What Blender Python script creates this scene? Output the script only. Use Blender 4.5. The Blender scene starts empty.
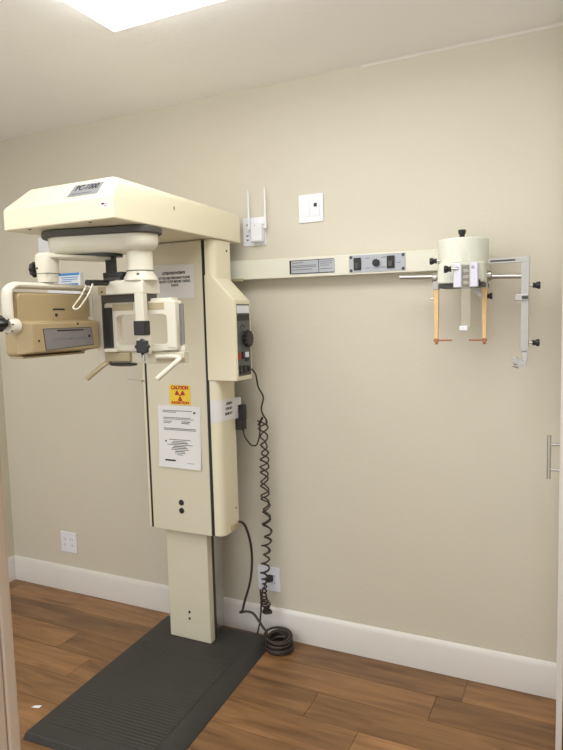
import bpy, bmesh, math, random
from mathutils import Vector, Matrix
random.seed(7)
C = bpy.context.scene
col = C.collection
PI = math.pi

# ---------------------------------------------------------------- camera
F_PX, YAW, PITCH, ROLL = 613.7, 0.4483, 0.0926, -0.0269
cam = bpy.data.cameras.new('camera'); co = bpy.data.objects.new('camera', cam); col.objects.link(co)
fw = Vector((-math.sin(YAW)*math.cos(PITCH), math.cos(YAW)*math.cos(PITCH), -math.sin(PITCH)))
rt = Vector((math.cos(YAW), math.sin(YAW), 0)); up = rt.cross(fw)
r2 = rt*math.cos(ROLL) + up*math.sin(ROLL); u2 = -rt*math.sin(ROLL) + up*math.cos(ROLL)
M = Matrix((r2, u2, -fw)).transposed().to_4x4(); M.translation = (0, -2.4195, 1.4589)
co.matrix_world = M
cam.sensor_fit = 'VERTICAL'; cam.sensor_height = 24; cam.lens = F_PX*24/750
cam.clip_start = 0.02
C.camera = co

# ---------------------------------------------------------------- world, exposure
w = bpy.data.worlds.new('world'); C.world = w; w.use_nodes = True
w.node_tree.nodes['Background'].inputs[0].default_value = (0.97, 0.98, 1.0, 1)
w.node_tree.nodes['Background'].inputs[1].default_value = 1.05
vs = C.view_settings
vs.view_transform = 'Standard'; vs.look = 'None'; vs.gamma = 1; vs.use_curve_mapping = False
vs.exposure = 0.43
PANEL_EMIT = 5.8
# ---------------------------------------------------------------- materials
def lin(c):
    def f(v):
        v /= 255.0
        return v/12.92 if v <= 0.04045 else ((v+0.055)/1.055)**2.4
    return (f(c[0]), f(c[1]), f(c[2]), 1)

def mat(name, c, rough=0.5, metal=0.0, var=0.06, scale=6.0, bump=0.0, bscale=80.0, alpha=1.0, trans=0.0, spec=None, coat=0.0):
    m = bpy.data.materials.new(name); m.use_nodes = True
    nt = m.node_tree; b = nt.nodes['Principled BSDF']
    tc = nt.nodes.new('ShaderNodeTexCoord')
    n = nt.nodes.new('ShaderNodeTexNoise'); n.inputs['Scale'].default_value = scale; n.inputs['Detail'].default_value = 4
    nt.links.new(tc.outputs['Object'], n.inputs['Vector'])
    mx = nt.nodes.new('ShaderNodeMix'); mx.data_type = 'RGBA'
    l = lin(c)
    mx.inputs[6].default_value = tuple(v*(1-var) for v in l[:3])+(1,)
    mx.inputs[7].default_value = tuple(min(1, v*(1+var)) for v in l[:3])+(1,)
    nt.links.new(n.outputs['Fac'], mx.inputs[0]); nt.links.new(mx.outputs[2], b.inputs['Base Color'])
    b.inputs['Roughness'].default_value = rough; b.inputs['Metallic'].default_value = metal
    if spec is not None: b.inputs['Specular IOR Level'].default_value = spec
    if trans: b.inputs['Transmission Weight'].default_value = trans
    if coat: b.inputs['Coat Weight'].default_value = coat
    if alpha < 1: b.inputs['Alpha'].default_value = alpha
    if bump:
        n2 = nt.nodes.new('ShaderNodeTexNoise'); n2.inputs['Scale'].default_value = bscale; n2.inputs['Detail'].default_value = 3
        nt.links.new(tc.outputs['Object'], n2.inputs['Vector'])
        bp = nt.nodes.new('ShaderNodeBump'); bp.inputs['Strength'].default_value = bump; bp.inputs['Distance'].default_value = 0.004
        nt.links.new(n2.outputs['Fac'], bp.inputs['Height']); nt.links.new(bp.outputs['Normal'], b.inputs['Normal'])
    return m

WALL = mat('wall_paint', (211, 205, 188), 0.7, var=0.025, scale=2.0, bump=0.18, bscale=60)
CEIL = mat('ceiling_paint', (246, 245, 243), 0.8, var=0.02, scale=2.0, bump=0.2, bscale=50)
BASE = mat('white_trim_paint', (226, 222, 216), 0.35, var=0.02)
JAMB = mat('jamb_paint', (190, 170, 150), 0.45, var=0.03)
CREAM = mat('cream_enamel', (230, 223, 196), 0.38, var=0.025, scale=3, bump=0.08, bscale=300, coat=0.15)
CREAM2 = mat('pale_cream_panel', (214, 208, 186), 0.45, var=0.02, scale=3, bump=0.08, bscale=300)
AGED = mat('aged_beige_plastic', (170, 151, 114), 0.45, var=0.05, scale=5)
WHITE = mat('ivory_casting', (220, 215, 198), 0.35, var=0.03, scale=8, coat=0.1)
COOLW = mat('cool_white_plastic', (234, 236, 242), 0.35, var=0.015)
BEAM = mat('pale_beam_enamel', (226, 224, 208), 0.4, var=0.02, scale=3)
CEPH = mat('white_green_plastic', (224, 226, 212), 0.4, var=0.02)
BLACK = mat('black_plastic', (32, 31, 30), 0.4, var=0.15)
DGREY = mat('dark_grey_metal', (72, 70, 64), 0.5, var=0.1)
RUB = mat('black_rubber', (52, 50, 47), 0.6, var=0.12, scale=15, bump=0.2, bscale=120)
CABLE = mat('cable_rubber', (56, 47, 41), 0.5, var=0.1)
CHROME = mat('brushed_steel', (190, 188, 182), 0.28, metal=1.0, var=0.05, scale=40)
ALU = mat('satin_aluminium', (190, 190, 186), 0.4, metal=0.6, var=0.05, scale=40)
GPLATE = mat('grey_name_plate', (150, 152, 156), 0.35, metal=0.2, var=0.05, scale=30)
TPLATE = mat('dim_grey_plate', (132, 128, 126), 0.4, metal=0.1, var=0.06, scale=25)
CPLATE = mat('charcoal_control_plate', (92, 96, 92), 0.45, var=0.08, scale=30)
SPLATE = mat('silver_control_plate', (176, 180, 186), 0.4, metal=0.2, var=0.05, scale=30)
PAPER = mat('white_paper', (226, 226, 226), 0.7, var=0.01)
INK = mat('ink', (38, 38, 42), 0.7, var=0.05)
GINK = mat('grey_ink', (120, 120, 124), 0.7, var=0.05)
YEL = mat('caution_yellow', (236, 200, 52), 0.5, var=0.03)
RED = mat('caution_red', (176, 40, 34), 0.5, var=0.05)
BLUE = mat('printed_blue', (76, 150, 214), 0.45, var=0.04)
LILAC = mat('pale_lilac_plastic', (222, 222, 238), 0.35, var=0.02)
TANP = mat('amber_resin', (232, 196, 142), 0.4, var=0.08, scale=30)
BROWN = mat('brown_tip', (172, 116, 76), 0.45, var=0.08)
TANK = mat('tan_bracket', (178, 164, 130), 0.45, var=0.05)
CLEAR = mat('clear_acrylic', (225, 222, 205), 0.15, var=0.0, alpha=0.16)
FROST = mat('frosted_acrylic', (236, 232, 214), 0.3, var=0.0, alpha=0.7)

def emis(name, c, s):
    m = bpy.data.materials.new(name); m.use_nodes = True; nt = m.node_tree
    nt.nodes.clear(); o = nt.nodes.new('ShaderNodeOutputMaterial'); e = nt.nodes.new('ShaderNodeEmission')
    e.inputs[0].default_value = c; e.inputs[1].default_value = s; nt.links.new(e.outputs[0], o.inputs[0]); return m
LAMP = emis('lit_diffuser', (1.0, 0.995, 0.985, 1), PANEL_EMIT)

def wood():
    m = bpy.data.materials.new('plank_wood'); m.use_nodes = True
    nt = m.node_tree; N = nt.nodes.new; b = nt.nodes['Principled BSDF']; Lk = nt.links.new
    at = N('ShaderNodeAttribute'); at.attribute_name = 'tone'
    tc = N('ShaderNodeTexCoord')
    off = N('ShaderNodeVectorMath'); off.operation = 'MULTIPLY_ADD'
    Lk(at.outputs['Color'], off.inputs[0]); off.inputs[1].default_value = (7, 13, 3); Lk(tc.outputs['Object'], off.inputs[2])
    mp = N('ShaderNodeMapping'); mp.inputs['Scale'].default_value = (1.3, 9, 1); Lk(off.outputs[0], mp.inputs[0])
    n1 = N('ShaderNodeTexNoise'); n1.inputs['Scale'].default_value = 2.2; n1.inputs['Detail'].default_value = 7; n1.inputs['Distortion'].default_value = 0.8
    Lk(mp.outputs[0], n1.inputs['Vector'])
    mp2 = N('ShaderNodeMapping'); mp2.inputs['Scale'].default_value = (3, 70, 1); Lk(off.outputs[0], mp2.inputs[0])
    n2 = N('ShaderNodeTexNoise'); n2.inputs['Scale'].default_value = 2.0; n2.inputs['Detail'].default_value = 4
    Lk(mp2.outputs[0], n2.inputs['Vector'])
    r = N('ShaderNodeValToRGB'); r.color_ramp.elements[0].position = 0.3; r.color_ramp.elements[1].position = 0.72
    r.color_ramp.elements[0].color = lin((118, 84, 54)); r.color_ramp.elements[1].color = lin((170, 127, 84))
    Lk(n1.outputs['Fac'], r.inputs[0])
    g = N('ShaderNodeMix'); g.data_type = 'RGBA'; g.blend_type = 'MULTIPLY'; g.inputs[0].default_value = 0.25
    Lk(r.outputs[0], g.inputs[6])
    rr = N('ShaderNodeValToRGB'); rr.color_ramp.elements[0].position = 0.35; rr.color_ramp.elements[0].color = (0.45, 0.4, 0.36, 1)
    rr.color_ramp.elements[1].position = 0.65; Lk(n2.outputs['Fac'], rr.inputs[0]); Lk(rr.outputs[0], g.inputs[7])
    h = N('ShaderNodeHueSaturation'); Lk(g.outputs[2], h.inputs['Color'])
    mr = N('ShaderNodeMapRange'); Lk(at.outputs['Fac'], mr.inputs[0]); mr.inputs[3].default_value = 0.72; mr.inputs[4].default_value = 1.2
    Lk(mr.outputs[0], h.inputs['Value']); h.inputs['Saturation'].default_value = 1.0
    Lk(h.outputs[0], b.inputs['Base Color'])
    b.inputs['Roughness'].default_value = 0.42
    bp = N('ShaderNodeBump'); bp.inputs['Strength'].default_value = 0.15; bp.inputs['Distance'].default_value = 0.002
    Lk(n2.outputs['Fac'], bp.inputs['Height']); Lk(bp.outputs[0], b.inputs['Normal'])
    return m
WOOD = wood()
GAP = mat('plank_gap', (48, 32, 22), 0.8, var=0.1)

# ---------------------------------------------------------------- builder
class P:
    def __init__(s, m=None): s.bm = bmesh.new(); s.m = m or Matrix.Identity(4)
    def v(s, p): return s.bm.verts.new(s.m @ Vector(p))
    def box(s, x0, x1, y0, y1, z0, z1):
        v = [s.v((x, y, z)) for x in (x0, x1) for y in (y0, y1) for z in (z0, z1)]
        for f in ((0,1,3,2), (4,6,7,5), (0,4,5,1), (2,3,7,6), (0,2,6,4), (1,5,7,3)): s.bm.faces.new([v[i] for i in f])
        return s
    def hull(s, pts):
        vs_ = [s.v(p) for p in pts]
        bmesh.ops.convex_hull(s.bm, input=vs_)
        bmesh.ops.dissolve_limit(s.bm, angle_limit=0.01, verts=s.bm.verts[:], edges=s.bm.edges[:])
        return s
    def rings(s, rs, cap=True):
        prev = None; first = None
        for r in rs:
            vs_ = [s.v(p) for p in r]
            if prev:
                n = len(vs_)
                for i in range(n): s.bm.faces.new((prev[i], prev[(i+1) % n], vs_[(i+1) % n], vs_[i]))
            else: first = vs_
            prev = vs_
        if cap: s.bm.faces.new(first[::-1]); s.bm.faces.new(prev)
        return s
    def lathe(s, base, axis, prof, n=28, sx=1, sy=1):
        # prof: (distance along axis, radius)
        a = Vector(axis).normalized(); t = Vector((0, 0, 1)) if abs(a.z) < 0.9 else Vector((1, 0, 0))
        e1 = a.cross(t).normalized(); e2 = a.cross(e1)
        if abs(a.z) > 0.9: e1, e2 = Vector((1, 0, 0)), Vector((0, 1, 0))
        b = Vector(base)
        return s.rings([[b+a*d+e1*(r*sx*math.cos(2*PI*k/n))+e2*(r*sy*math.sin(2*PI*k/n)) for k in range(n)] for d, r in prof])
    def cyl(s, p0, p1, r, r1=None, n=20):
        p0, p1 = Vector(p0), Vector(p1)
        return s.lathe(p0, p1-p0, [(0, r), ((p1-p0).length, r if r1 is None else r1)], n)
    def tube(s, pts, r, n=8, ry=None):
        pts = [Vector(p) for p in pts]; rs = []
        T = (pts[1]-pts[0]).normalized(); ref = Vector((0, 0, 1)) if abs(T.z) < 0.9 else Vector((1, 0, 0))
        e1 = T.cross(ref).normalized()
        for i, p in enumerate(pts):
            if i == 0: T = (pts[1]-p).normalized()
            elif i == len(pts)-1: T = (p-pts[i-1]).normalized()
            else: T = ((pts[i+1]-p).normalized()+(p-pts[i-1]).normalized()).normalized()
            e1 = (e1-T*e1.dot(T)).normalized(); e2 = T.cross(e1)
            rs.append([p+e1*(r*math.cos(2*PI*k/n))+e2*((ry or r)*math.sin(2*PI*k/n)) for k in range(n)])
        return s.rings(rs)
    def prism(s, poly, axis, a0, a1):
        # poly in the plane normal to axis: x -> (y,z), y -> (x,z), z -> (x,y)
        def q(p, a): return {'x': (a, p[0], p[1]), 'y': (p[0], a, p[1]), 'z': (p[0], p[1], a)}[axis]
        return s.rings([[q(p, a0) for p in poly], [q(p, a1) for p in poly]])
    def frame(s, outer, inner, axis, a0, a1):
        def q(p, a): return {'x': (a, p[0], p[1]), 'y': (p[0], a, p[1]), 'z': (p[0], p[1], a)}[axis]
        n = len(outer)
        V = [[s.v(q(p, a)) for p in L_] for a in (a0, a1) for L_ in (outer, inner)]
        o0, i0, o1, i1 = V
        for k in range(n):
            j = (k+1) % n
            for f in ((o0[k], o0[j], i0[j], i0[k]), (o1[k], i1[k], i1[j], o1[j]), (o0[k], o1[k], o1[j], o0[j]), (i0[k], i0[j], i1[j], i1[k])):
                s.bm.faces.new(f)
        return s
    def build(s, name, m, parent=None, bevel=0, seg=2, ang=35):
        bm = s.bm
        bmesh.ops.recalc_face_normals(bm, faces=bm.faces[:])
        me = bpy.data.meshes.new(name)
        for f in bm.faces: f.smooth = True
        for e in bm.edges:
            if len(e.link_faces) == 2 and e.calc_face_angle(0) > math.radians(ang): e.smooth = False
        off = Vector(parent['_loc']) if parent is not None else Vector((0, 0, 0))
        if off.length:
            for v in bm.verts: v.co -= off
        bm.to_mesh(me); bm.free()
        o = bpy.data.objects.new(name, me); col.objects.link(o)
        me.materials.append(m)
        if parent is not None:
            o.parent = parent; o['_loc'] = list(parent['_loc'])
        else: o['_loc'] = [0, 0, 0]
        if bevel:
            b = o.modifiers.new('bevel', 'BEVEL'); b.width = bevel; b.segments = seg; b.limit_method = 'ANGLE'; b.angle_limit = math.radians(30)
            b.harden_normals = True
        return o

def thing(name, loc, label, cat, group=None):
    o = bpy.data.objects.new(name, None); col.objects.link(o); o.location = loc; o['_loc'] = list(loc)
    o.empty_display_size = 0.05
    return tag(o, label, cat, group)
def tag(o, label, cat, group=None):
    o['label'] = label; o['category'] = cat
    if group: o['group'] = group
    return o
def struct(o): o['kind'] = 'structure'; return o
def lab(o, l): o['label'] = l; return o

def rrect(x0, x1, z0, z1, r, n=4):
    out = []
    for cx, cz, a0 in ((x1-r, z1-r, 0), (x0+r, z1-r, 90), (x0+r, z0+r, 180), (x1-r, z0+r, 270)):
        for k in range(n+1):
            a = math.radians(a0+90*k/n); out.append((cx+r*math.cos(a), cz+r*math.sin(a)))
    return out
def smooth_path(pts, n=8):
    pts = [Vector(p) for p in pts]; out = []
    for i in range(len(pts)-1):
        p0 = pts[max(i-1, 0)]; p1 = pts[i]; p2 = pts[i+1]; p3 = pts[min(i+2, len(pts)-1)]
        for k in range(n):
            t = k/n
            out.append(0.5*((2*p1)+(p2-p0)*t+(2*p0-5*p1+4*p2-p3)*t*t+(3*p1-p0-3*p2+p3)*t**3))
    out.append(pts[-1]); return out

FRONT = Matrix.Rotation(PI/2, 4, 'X')                        # text that faces -Y
SIDE = Matrix.Rotation(PI/2, 4, 'Z') @ FRONT                 # text that faces +X
def text(name, s, size, loc, rot, m, parent, align='CENTER', depth=0.0004, width=None, shear=0, bold=0.0):
    cu = bpy.data.curves.new(name, 'FONT'); cu.body = s; cu.size = size; cu.align_x = align; cu.align_y = 'CENTER'
    cu.extrude = depth; cu.shear = shear; cu.space_line = 1.0; cu.offset = bold
    t = bpy.data.objects.new(name, cu); col.objects.link(t)
    bpy.context.view_layer.update()
    me = bpy.data.meshes.new_from_object(t.evaluated_get(bpy.context.evaluated_depsgraph_get()))
    bpy.data.objects.remove(t); me.name = name
    if width:
        xs = [v.co.x for v in me.vertices]; k = width/(max(xs)-min(xs))
        for v in me.vertices: v.co.x *= k
    off = Vector(parent['_loc'])
    me.transform(Matrix.Translation(Vector(loc)-off) @ rot)
    o = bpy.data.objects.new(name, me); col.objects.link(o); me.materials.clear(); me.materials.append(m)
    o.parent = parent; o['_loc'] = list(parent['_loc']); return o

def knob(p, base, axis, r, L_, m, name='knob', lobes=0, stem=0.0, stem_r=0.004):
    a = Vector(axis).normalized()
    t = Vector((0, 0, 1)) if abs(a.z) < 0.9 else Vector((1, 0, 0))
    e1 = a.cross(t).normalized(); e2 = a.cross(e1); b = Vector(base)
    n = 48 if lobes else 20
    q = P()
    def R_(k): return 1+0.10*math.cos(lobes*2*PI*k/n) if lobes else 1
    prof = [(0, 0.75), (0.12, 0.8), (0.3, 0.62), (0.55, 0.92), (0.75, 1.0), (0.93, 1.0), (1.0, 0.88)] if not lobes else \
           [(0, 0.5), (0.25, 0.55), (0.35, 0.95), (0.5, 1), (0.85, 1), (1.0, 0.85)]
    q.rings([[b+a*(stem+d*L_)+e1*(r*f*R_(k)*math.cos(2*PI*k/n))+e2*(r*f*R_(k)*math.sin(2*PI*k/n)) for k in range(n)] for d, f in prof])
    o = q.build(name, m, p)
    if stem: P().cyl(b-a*0.002, b+a*(stem+0.002), stem_r, n=12).build('spindle', CHROME, o)
    return o

# ================================================================ the room
XL, XR, YF, YB, H = -2.905, 0.90, -2.06, -2.75, 2.44
struct(P().box(XL-0.1, XR+0.1, 0, 0.1, 0, H).build('wall_back', WALL))
struct(P().box(XL-0.1, XL, YB-0.1, 0, 0, H).build('wall_left', WALL))
struct(P().box(XR, XR+0.1, YB-0.1, 0, 0, H).build('wall_right', WALL))
DX0, DX1, DH = -0.5165, 0.30, 2.05
struct(P().box(-0.98, DX0, YF-0.24, YF, 0, H).build('wall_partition', WALL))   # the stub of wall by the camera that carries the casing
struct(P().box(XL-0.1, XR+0.1, YB-0.1, 0.1, H, H+0.08).build('ceiling', CEIL))

# plank floor: rows along the back wall, each plank its own face with a narrow gap
fl = P(); bm = fl.bm; lay = bm.faces.layers.float.new('tonef')
PW, PL = 0.1555, 1.22
joint = {0: -0.3675, 1: -0.46, 2: -0.882, 3: -0.67, 4: -1.35}
y0 = -0.0145; row = 0; tones = []
preset = {(1, 0): 0.3, (0, 0): 0.42}
while y0 > -2.7:
    jx = joint.get(row, random.uniform(-2.5, -1.3))
    while jx > XL-0.1: jx -= PL
    x = jx
    while x < 1.2:
        g = 0.0009
        xa, xb, ya, yb = max(x+g, XL-0.1), min(x+PL-g, 1.2), y0-PW+g, y0-g
        vs_ = [bm.verts.new(q) for q in ((xa, ya, 0), (xb, ya, 0), (xb, yb, 0), (xa, yb, 0))]
        lo_ = [bm.verts.new((v.co.x, v.co.y, -0.004)) for v in vs_]
        t = random.random()
        for f in [vs_] + [[vs_[i], lo_[i], lo_[(i+1) % 4], vs_[(i+1) % 4]] for i in range(4)]:
            ff = bm.faces.new(f); ff[lay] = t
        x += PL
    y0 -= PW; row += 1
tone_vals = [f[lay] for f in bm.faces]
bm.normal_update()
me = bpy.data.meshes.new('floor'); bm.to_mesh(me); bm.free()
ca = me.color_attributes.new('tone', 'FLOAT_COLOR', 'CORNER')
src = me.attributes['tonef']
for pl_ in me.polygons:
    t = src.data[pl_.index].value
    for li in pl_.loop_indices: ca.data[li].color = (t, t, t, 1)
nb = len(me.vertices)
fo = bpy.data.objects.new('floor', me); col.objects.link(fo); me.materials.append(WOOD); fo['kind'] = 'structure'
sub = P().box(XL-0.1, 1.2, -2.85, 0.0, -0.05, -0.0035).build('floor', GAP, None); struct(sub)

# baseboards with an eased top edge
bbp = [(0, 0), (-0.016, 0), (-0.016, 0.118), (-0.011, 0.131), (-0.004, 0.1375), (0, 0.1378)]
struct(P().prism(bbp, 'x', XL, XR).build('baseboard_back', BASE, bevel=0.0015))
lp = [(XL-p[0], p[1]) for p in bbp]
struct(P().prism(lp, 'y', YB, -0.016).build('baseboard_left', BASE, bevel=0.0015))
# fine bead of caulk along the top of the back wall
struct(P().prism([(0, H), (-0.006, H), (0, H-0.008)], 'x', -0.78, XR).build('trim_1', BASE))
# doorway casing beside the camera
cs = P(); cs.box(-0.5265, -0.455, YF-0.255, YF-0.0005, 0, H)
cs.prism([(-0.5615, YF), (-0.455, YF), (-0.455, YF+0.012), (-0.467, YF+0.020), (-0.5415, YF+0.020), (-0.5615, YF+0.012)], 'z', 0, H)
struct(cs.build('trim_2', JAMB, bevel=0.003))

# narrow white door panel standing out from the back wall at the right, with its bar pull
dr = thing('door_1', (-0.029, -0.17, 0.0), 'x', 'x'); del dr['label']; del dr['category']; struct(dr)
DXF = -0.0395
P().box(DXF, DXF+0.019, -0.328, -0.018, 0.012, 2.38).build('door_panel', BASE, dr, bevel=0.0015)
hd = P(); hd.cyl((-0.073, -0.272, 0.912), (-0.073, -0.272, 1.056), 0.0062, n=16)
for z in (0.942, 1.026): hd.cyl((-0.073, -0.272, z), (DXF+0.001, -0.272, z), 0.0042, n=12)
hd.build('door_handle', CHROME, dr)

# ceiling light
def ceiling_panel(x0, x1, y0, y1, m, label):
    cl = thing('ceiling_light', ((x0+x1)/2, (y0+y1)/2, H), label, 'ceiling light')
    P().frame(rrect(x0, x1, y0, y1, 0.008, 2), rrect(x0+0.02, x1-0.02, y0+0.02, y1-0.02, 0.006, 2), 'z', H-0.016, H-0.0001).build('frame', COOLW, cl, bevel=0.002)
    P().hull([(x, y, H-0.005) for x in (x0+0.005, x1-0.005) for y in (y0+0.005, y1-0.005)]+[(x, y, H-0.055) for x in (x0+0.002, x1-0.002) for y in (y0+0.002, y1-0.002)]+[(x, y, H-0.070) for x in (x0+0.02, x1-0.02) for y in (y0+0.02, y1-0.02)]).build('diffuser', m, cl)
ceiling_panel(-1.345, -0.125, -1.40, -0.79, LAMP, 'lit white rectangular panel light on the ceiling above the x-ray machine')
ceiling_panel(-2.65, -2.04, -2.70, -1.48, LAMP, 'added white panel light on the ceiling, out of view, brightening the left wall')  # unseen extra panel, added to lift the light on the left wall

# ================================================================ the panoramic machine
mc = thing('dental_x_ray_machine', (-1.53, -0.25, 0.0), 'tall cream panoramic dental x-ray machine standing on a black ribbed base', 'x-ray machine')
# base: low black plate with sloped edges and a ribbed rubber top
BR = Matrix.Translation((-1.51, -0.2, 0)) @ Matrix.Rotation(0.05, 4, 'Z') @ Matrix.Translation((1.51, 0.2, 0))   # the base stands very slightly askew
bs = P(BR).hull([(-1.782, -0.978, 0), (-1.205, -0.978, 0), (-1.205, -0.055, 0), (-1.782, -0.055, 0),
               (-1.772, -0.968, 0.026), (-1.772, -0.066, 0.026), (-1.225, -0.066, 0.02), (-1.225, -0.968, 0.02),
               (-1.728, -0.92, 0.038), (-1.728, -0.10, 0.038), (-1.268, -0.92, 0.038), (-1.268, -0.10, 0.038)]).build('base_plate', RUB, mc, bevel=0.003)
rb = P(BR); n = 37
rb.box(-1.722, -1.274, -0.915, -0.33, 0.037, 0.0392)
for k in range(n):
    y = -0.911+k*0.0156
    rb.prism([(y, 0.0388), (y+0.003, 0.0408), (y+0.006, 0.0408), (y+0.009, 0.0388)], 'x', -1.718, -1.278)
lab(rb.build('rubber_mat', RUB, bs), 'ribbed black rubber top of the base')
# post
ps = P(); ps.box(-1.642, -1.427, -0.242, -0.205, 0.038, 1.0)
pf = ps.build('post_cover', CREAM2, mc, bevel=0.004)
for z in (0.135, 0.165): P().lathe((-1.534, -0.2415, z), (0, -1, 0), [(0, 0.0065), (0.0015, 0.0055)], 12).build('screw', BLACK, pf)
ps = P(); ps.box(-1.632, -1.437, -0.205, -0.18, 0.038, 1.0); ps.box(-1.60, -1.468, -0.18, -0.055, 0.038, 1.0)
ps.build('post', ALU, mc, bevel=0.002)
P().box(-1.469, -1.4355, -0.2045, -0.179, 0.04, 1.0).build('guide_slot', DGREY, mc)
ps = P(); ps.box(-1.449, -1.433, -0.178, -0.155, 0.038, 1.0); ps.box(-1.636, -1.62, -0.178, -0.155, 0.038, 1.0)
ps.build('guide_rail', CHROME, mc, bevel=0.001)
# carriage shell: U section with rounded front corners, hollow behind
SX0, SX1, SYF, SYB, SZ0, SZ1 = -1.724, -1.325, -0.268, -0.135, 0.545, 1.784
def corner(cx, cy, r, a0, a1, n=6): return [(cx+r*math.cos(math.radians(a0+(a1-a0)*k/n)), cy+r*math.sin(math.radians(a0+(a1-a0)*k/n))) for k in range(n+1)]
sh = [(SX0, SYB)]+corner(SX0+0.028, SYF+0.028, 0.028, 180, 270)+corner(SX1-0.028, SYF+0.028, 0.028, 270, 360)+[(SX1, SYB)]
inn = [(x*1+(0.006 if x < -1.53 else -0.006), min(y+0.006, SYB)) for x, y in sh]
P().prism(sh+inn[::-1], 'z', SZ0, SZ1).build('carriage_shell', CREAM, mc, bevel=0.0012)
P().box(SX0+0.01, SX1-0.01, SYF+0.03, SYB-0.01, SZ1-0.03, SZ1-0.002).build('carriage_cap', CREAM, mc)
# front panel set between two dark gaps
P().box(-1.696, -1.368, -0.2700, -0.262, SZ0+0.001, SZ1-0.001).build('seam', BLACK, mc)
fp = P().box(-1.683, -1.381, -0.274, -0.2675, SZ0-0.001, SZ1-0.001).build('front_panel', CREAM2, mc, bevel=0.002)
for z in (0.675, 0.639): P().lathe((-1.529, -0.2735, z), (0, -1, 0), [(0, 0.013), (0.003, 0.0125), (0.0035, 0.011)], 20).build('plug_cap', BLACK, fp)
P().lathe((SX1-0.001, -0.158, 0.64), (1, 0, 0), [(0, 0.005), (0.002, 0.004)], 12).build('screw', BLACK, mc)
P().lathe((SX1-0.001, -0.163, 1.744), (1, 0, 0), [(0, 0.0065), (0.002, 0.005)], 12).build('screw', BLACK, mc)
q = P().box(SX1-0.004, SX1+0.010, -0.205, -0.136, SZ0+0.008, SZ0+0.030).build('bottom_bracket', TANK, mc, bevel=0.002)
P().box(SX1-0.002, SX1+0.006, -0.20, -0.15, SZ0+0.0085, SZ0+0.018).build('bracket_slot', DGREY, q)

# control pod on the right side
PX1, PYF, PYB = -1.234, -0.272, -0.142
pod = P().prism([(-1.372, 1.208), (PX1, 1.208), (PX1, 1.535), (-1.340, 1.643), (-1.372, 1.643)], 'y', PYF, PYB).build('control_pod', CREAM, mc, bevel=0.004)
fcx = PX1+0.0005
cp = P().box(PX1-0.003, PX1+0.0012, -0.261, -0.150, 1.226, 1.520).build('control_panel', CPLATE, pod, bevel=0.0008)
P().frame(rrect(-0.265, -0.146, 1.221, 1.525, 0.004, 1), rrect(-0.261, -0.150, 1.226, 1.520, 0.003, 1), 'x', PX1-0.001, PX1+0.0025).build('panel_rim', CREAM, cp)
P().box(PX1, PX1+0.003, -0.256, -0.155, 1.483, 1.514).build('meter', COOLW, cp, bevel=0.001)
P().box(PX1, PX1+0.003, -0.258, -0.153, 1.452, 1.478).build('display', BLACK, cp, bevel=0.001)
knob(cp, (PX1+0.001, -0.196, 1.378), (1, 0, 0), 0.033, 0.026, BLACK, 'selector_knob', lobes=12)
P().tube([(PX1+0.002, -0.215+0.02*math.cos(a), 1.415+0.02*math.sin(a)) for a in [k*PI/8 for k in range(1, 8)]], 0.0012, 6).build('dial_mark', INK, cp)
for y, z, w_, h_, m_ in ((-0.247, 1.308, 0.006, 0.014, RED), (-0.217, 1.318, 0.010, 0.007, BLACK), (-0.217, 1.303, 0.010, 0.007, BLACK), (-0.186, 1.312, 0.012, 0.011, COOLW), (-0.186, 1.292, 0.012, 0.007, BLACK), (-0.240, 1.262, 0.010, 0.008, BLACK), (-0.240, 1.243, 0.010, 0.008, BLACK), (-0.205, 1.252, 0.014, 0.016, BLACK), (-0.172, 1.252, 0.010, 0.012, BLACK)):
    P().box(PX1, PX1+0.007, y-w_, y+w_, z-h_, z+h_).build('push_button', m_, cp, bevel=0.0015)

# head housing
HY0, HY1, HZ0 = -0.87, -0.056, 1.786
hh = P().hull([(x, y, z) for x in (-1.803, -1.315) for y in (HY0, HY1) for z in (HZ0, 1.858)] +
              [(-1.712, -0.826, 1.926), (-1.722, HY1, 1.916), (-1.350, -0.826, 1.926), (-1.345, HY1, 1.914),
               (-1.315, -0.848, 1.896), (-1.315, HY1, 1.890), (-1.322, -0.838, 1.912), (-1.321, HY1, 1.903), (-1.334, -0.830, 1.922), (-1.333, HY1, 1.911)]).build('head_housing', CREAM, mc, bevel=0.007, seg=3)
# maker's plate on the sloping front edge
sl = Vector((0, 0.044, 0.068)).normalized(); nrm = Vector((0, -0.068, 0.044)).normalized()
mm = Matrix(((1, 0, 0), (0, sl.y, nrm.y), (0, sl.z, nrm.z))).to_4x4()
mm.translation = Vector((-1.450, -0.848, 1.892))+nrm*0.0012
pl1 = P(mm); pl1.rings([[(-0.062, -0.026, d), (0.066, -0.026, d), (0.080, 0.022, d), (-0.046, 0.022, d)] for d in (-0.001, 0.001)])
np_ = pl1.build('name_plate', GPLATE, hh)
text('lettering', 'PC-1000', 0.028, mm @ Vector((0.010, 0.006, 0.0012)), mm.to_3x3().to_4x4(), INK, np_, width=0.10, shear=0.3, bold=0.0006)
P(mm).box(-0.045, 0.04, -0.018, -0.0165, 0.001, 0.0014).build('ruled_line', INK, np_)
fb = P().box(-1.364, -1.335, HY0-0.0012, HY0+0.001, 1.822, 1.839).build('badge', COOLW, hh)
P().box(-1.361, -1.350, HY0-0.0018, HY0, 1.831, 1.8365).build('badge_mark', INK, fb)
P().box(-1.350, -1.339, HY0-0.0018, HY0, 1.8255, 1.8275).build('badge_mark', RED, fb)
P().box(-1.350, -1.339, HY0-0.0018, HY0, 1.8315, 1.8335).build('badge_mark', RED, fb)
P().box(-1.3155, -1.3138, -0.545, -0.541, 1.857, 1.870).build('slot', BLACK, hh)
for x in (-1.70, -1.43): P().lathe((x, -0.85, HZ0+0.001), (0, 0, -1), [(0, 0.006), (0.003, 0.005)], 12).build('screw', BLACK, hh)

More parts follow.
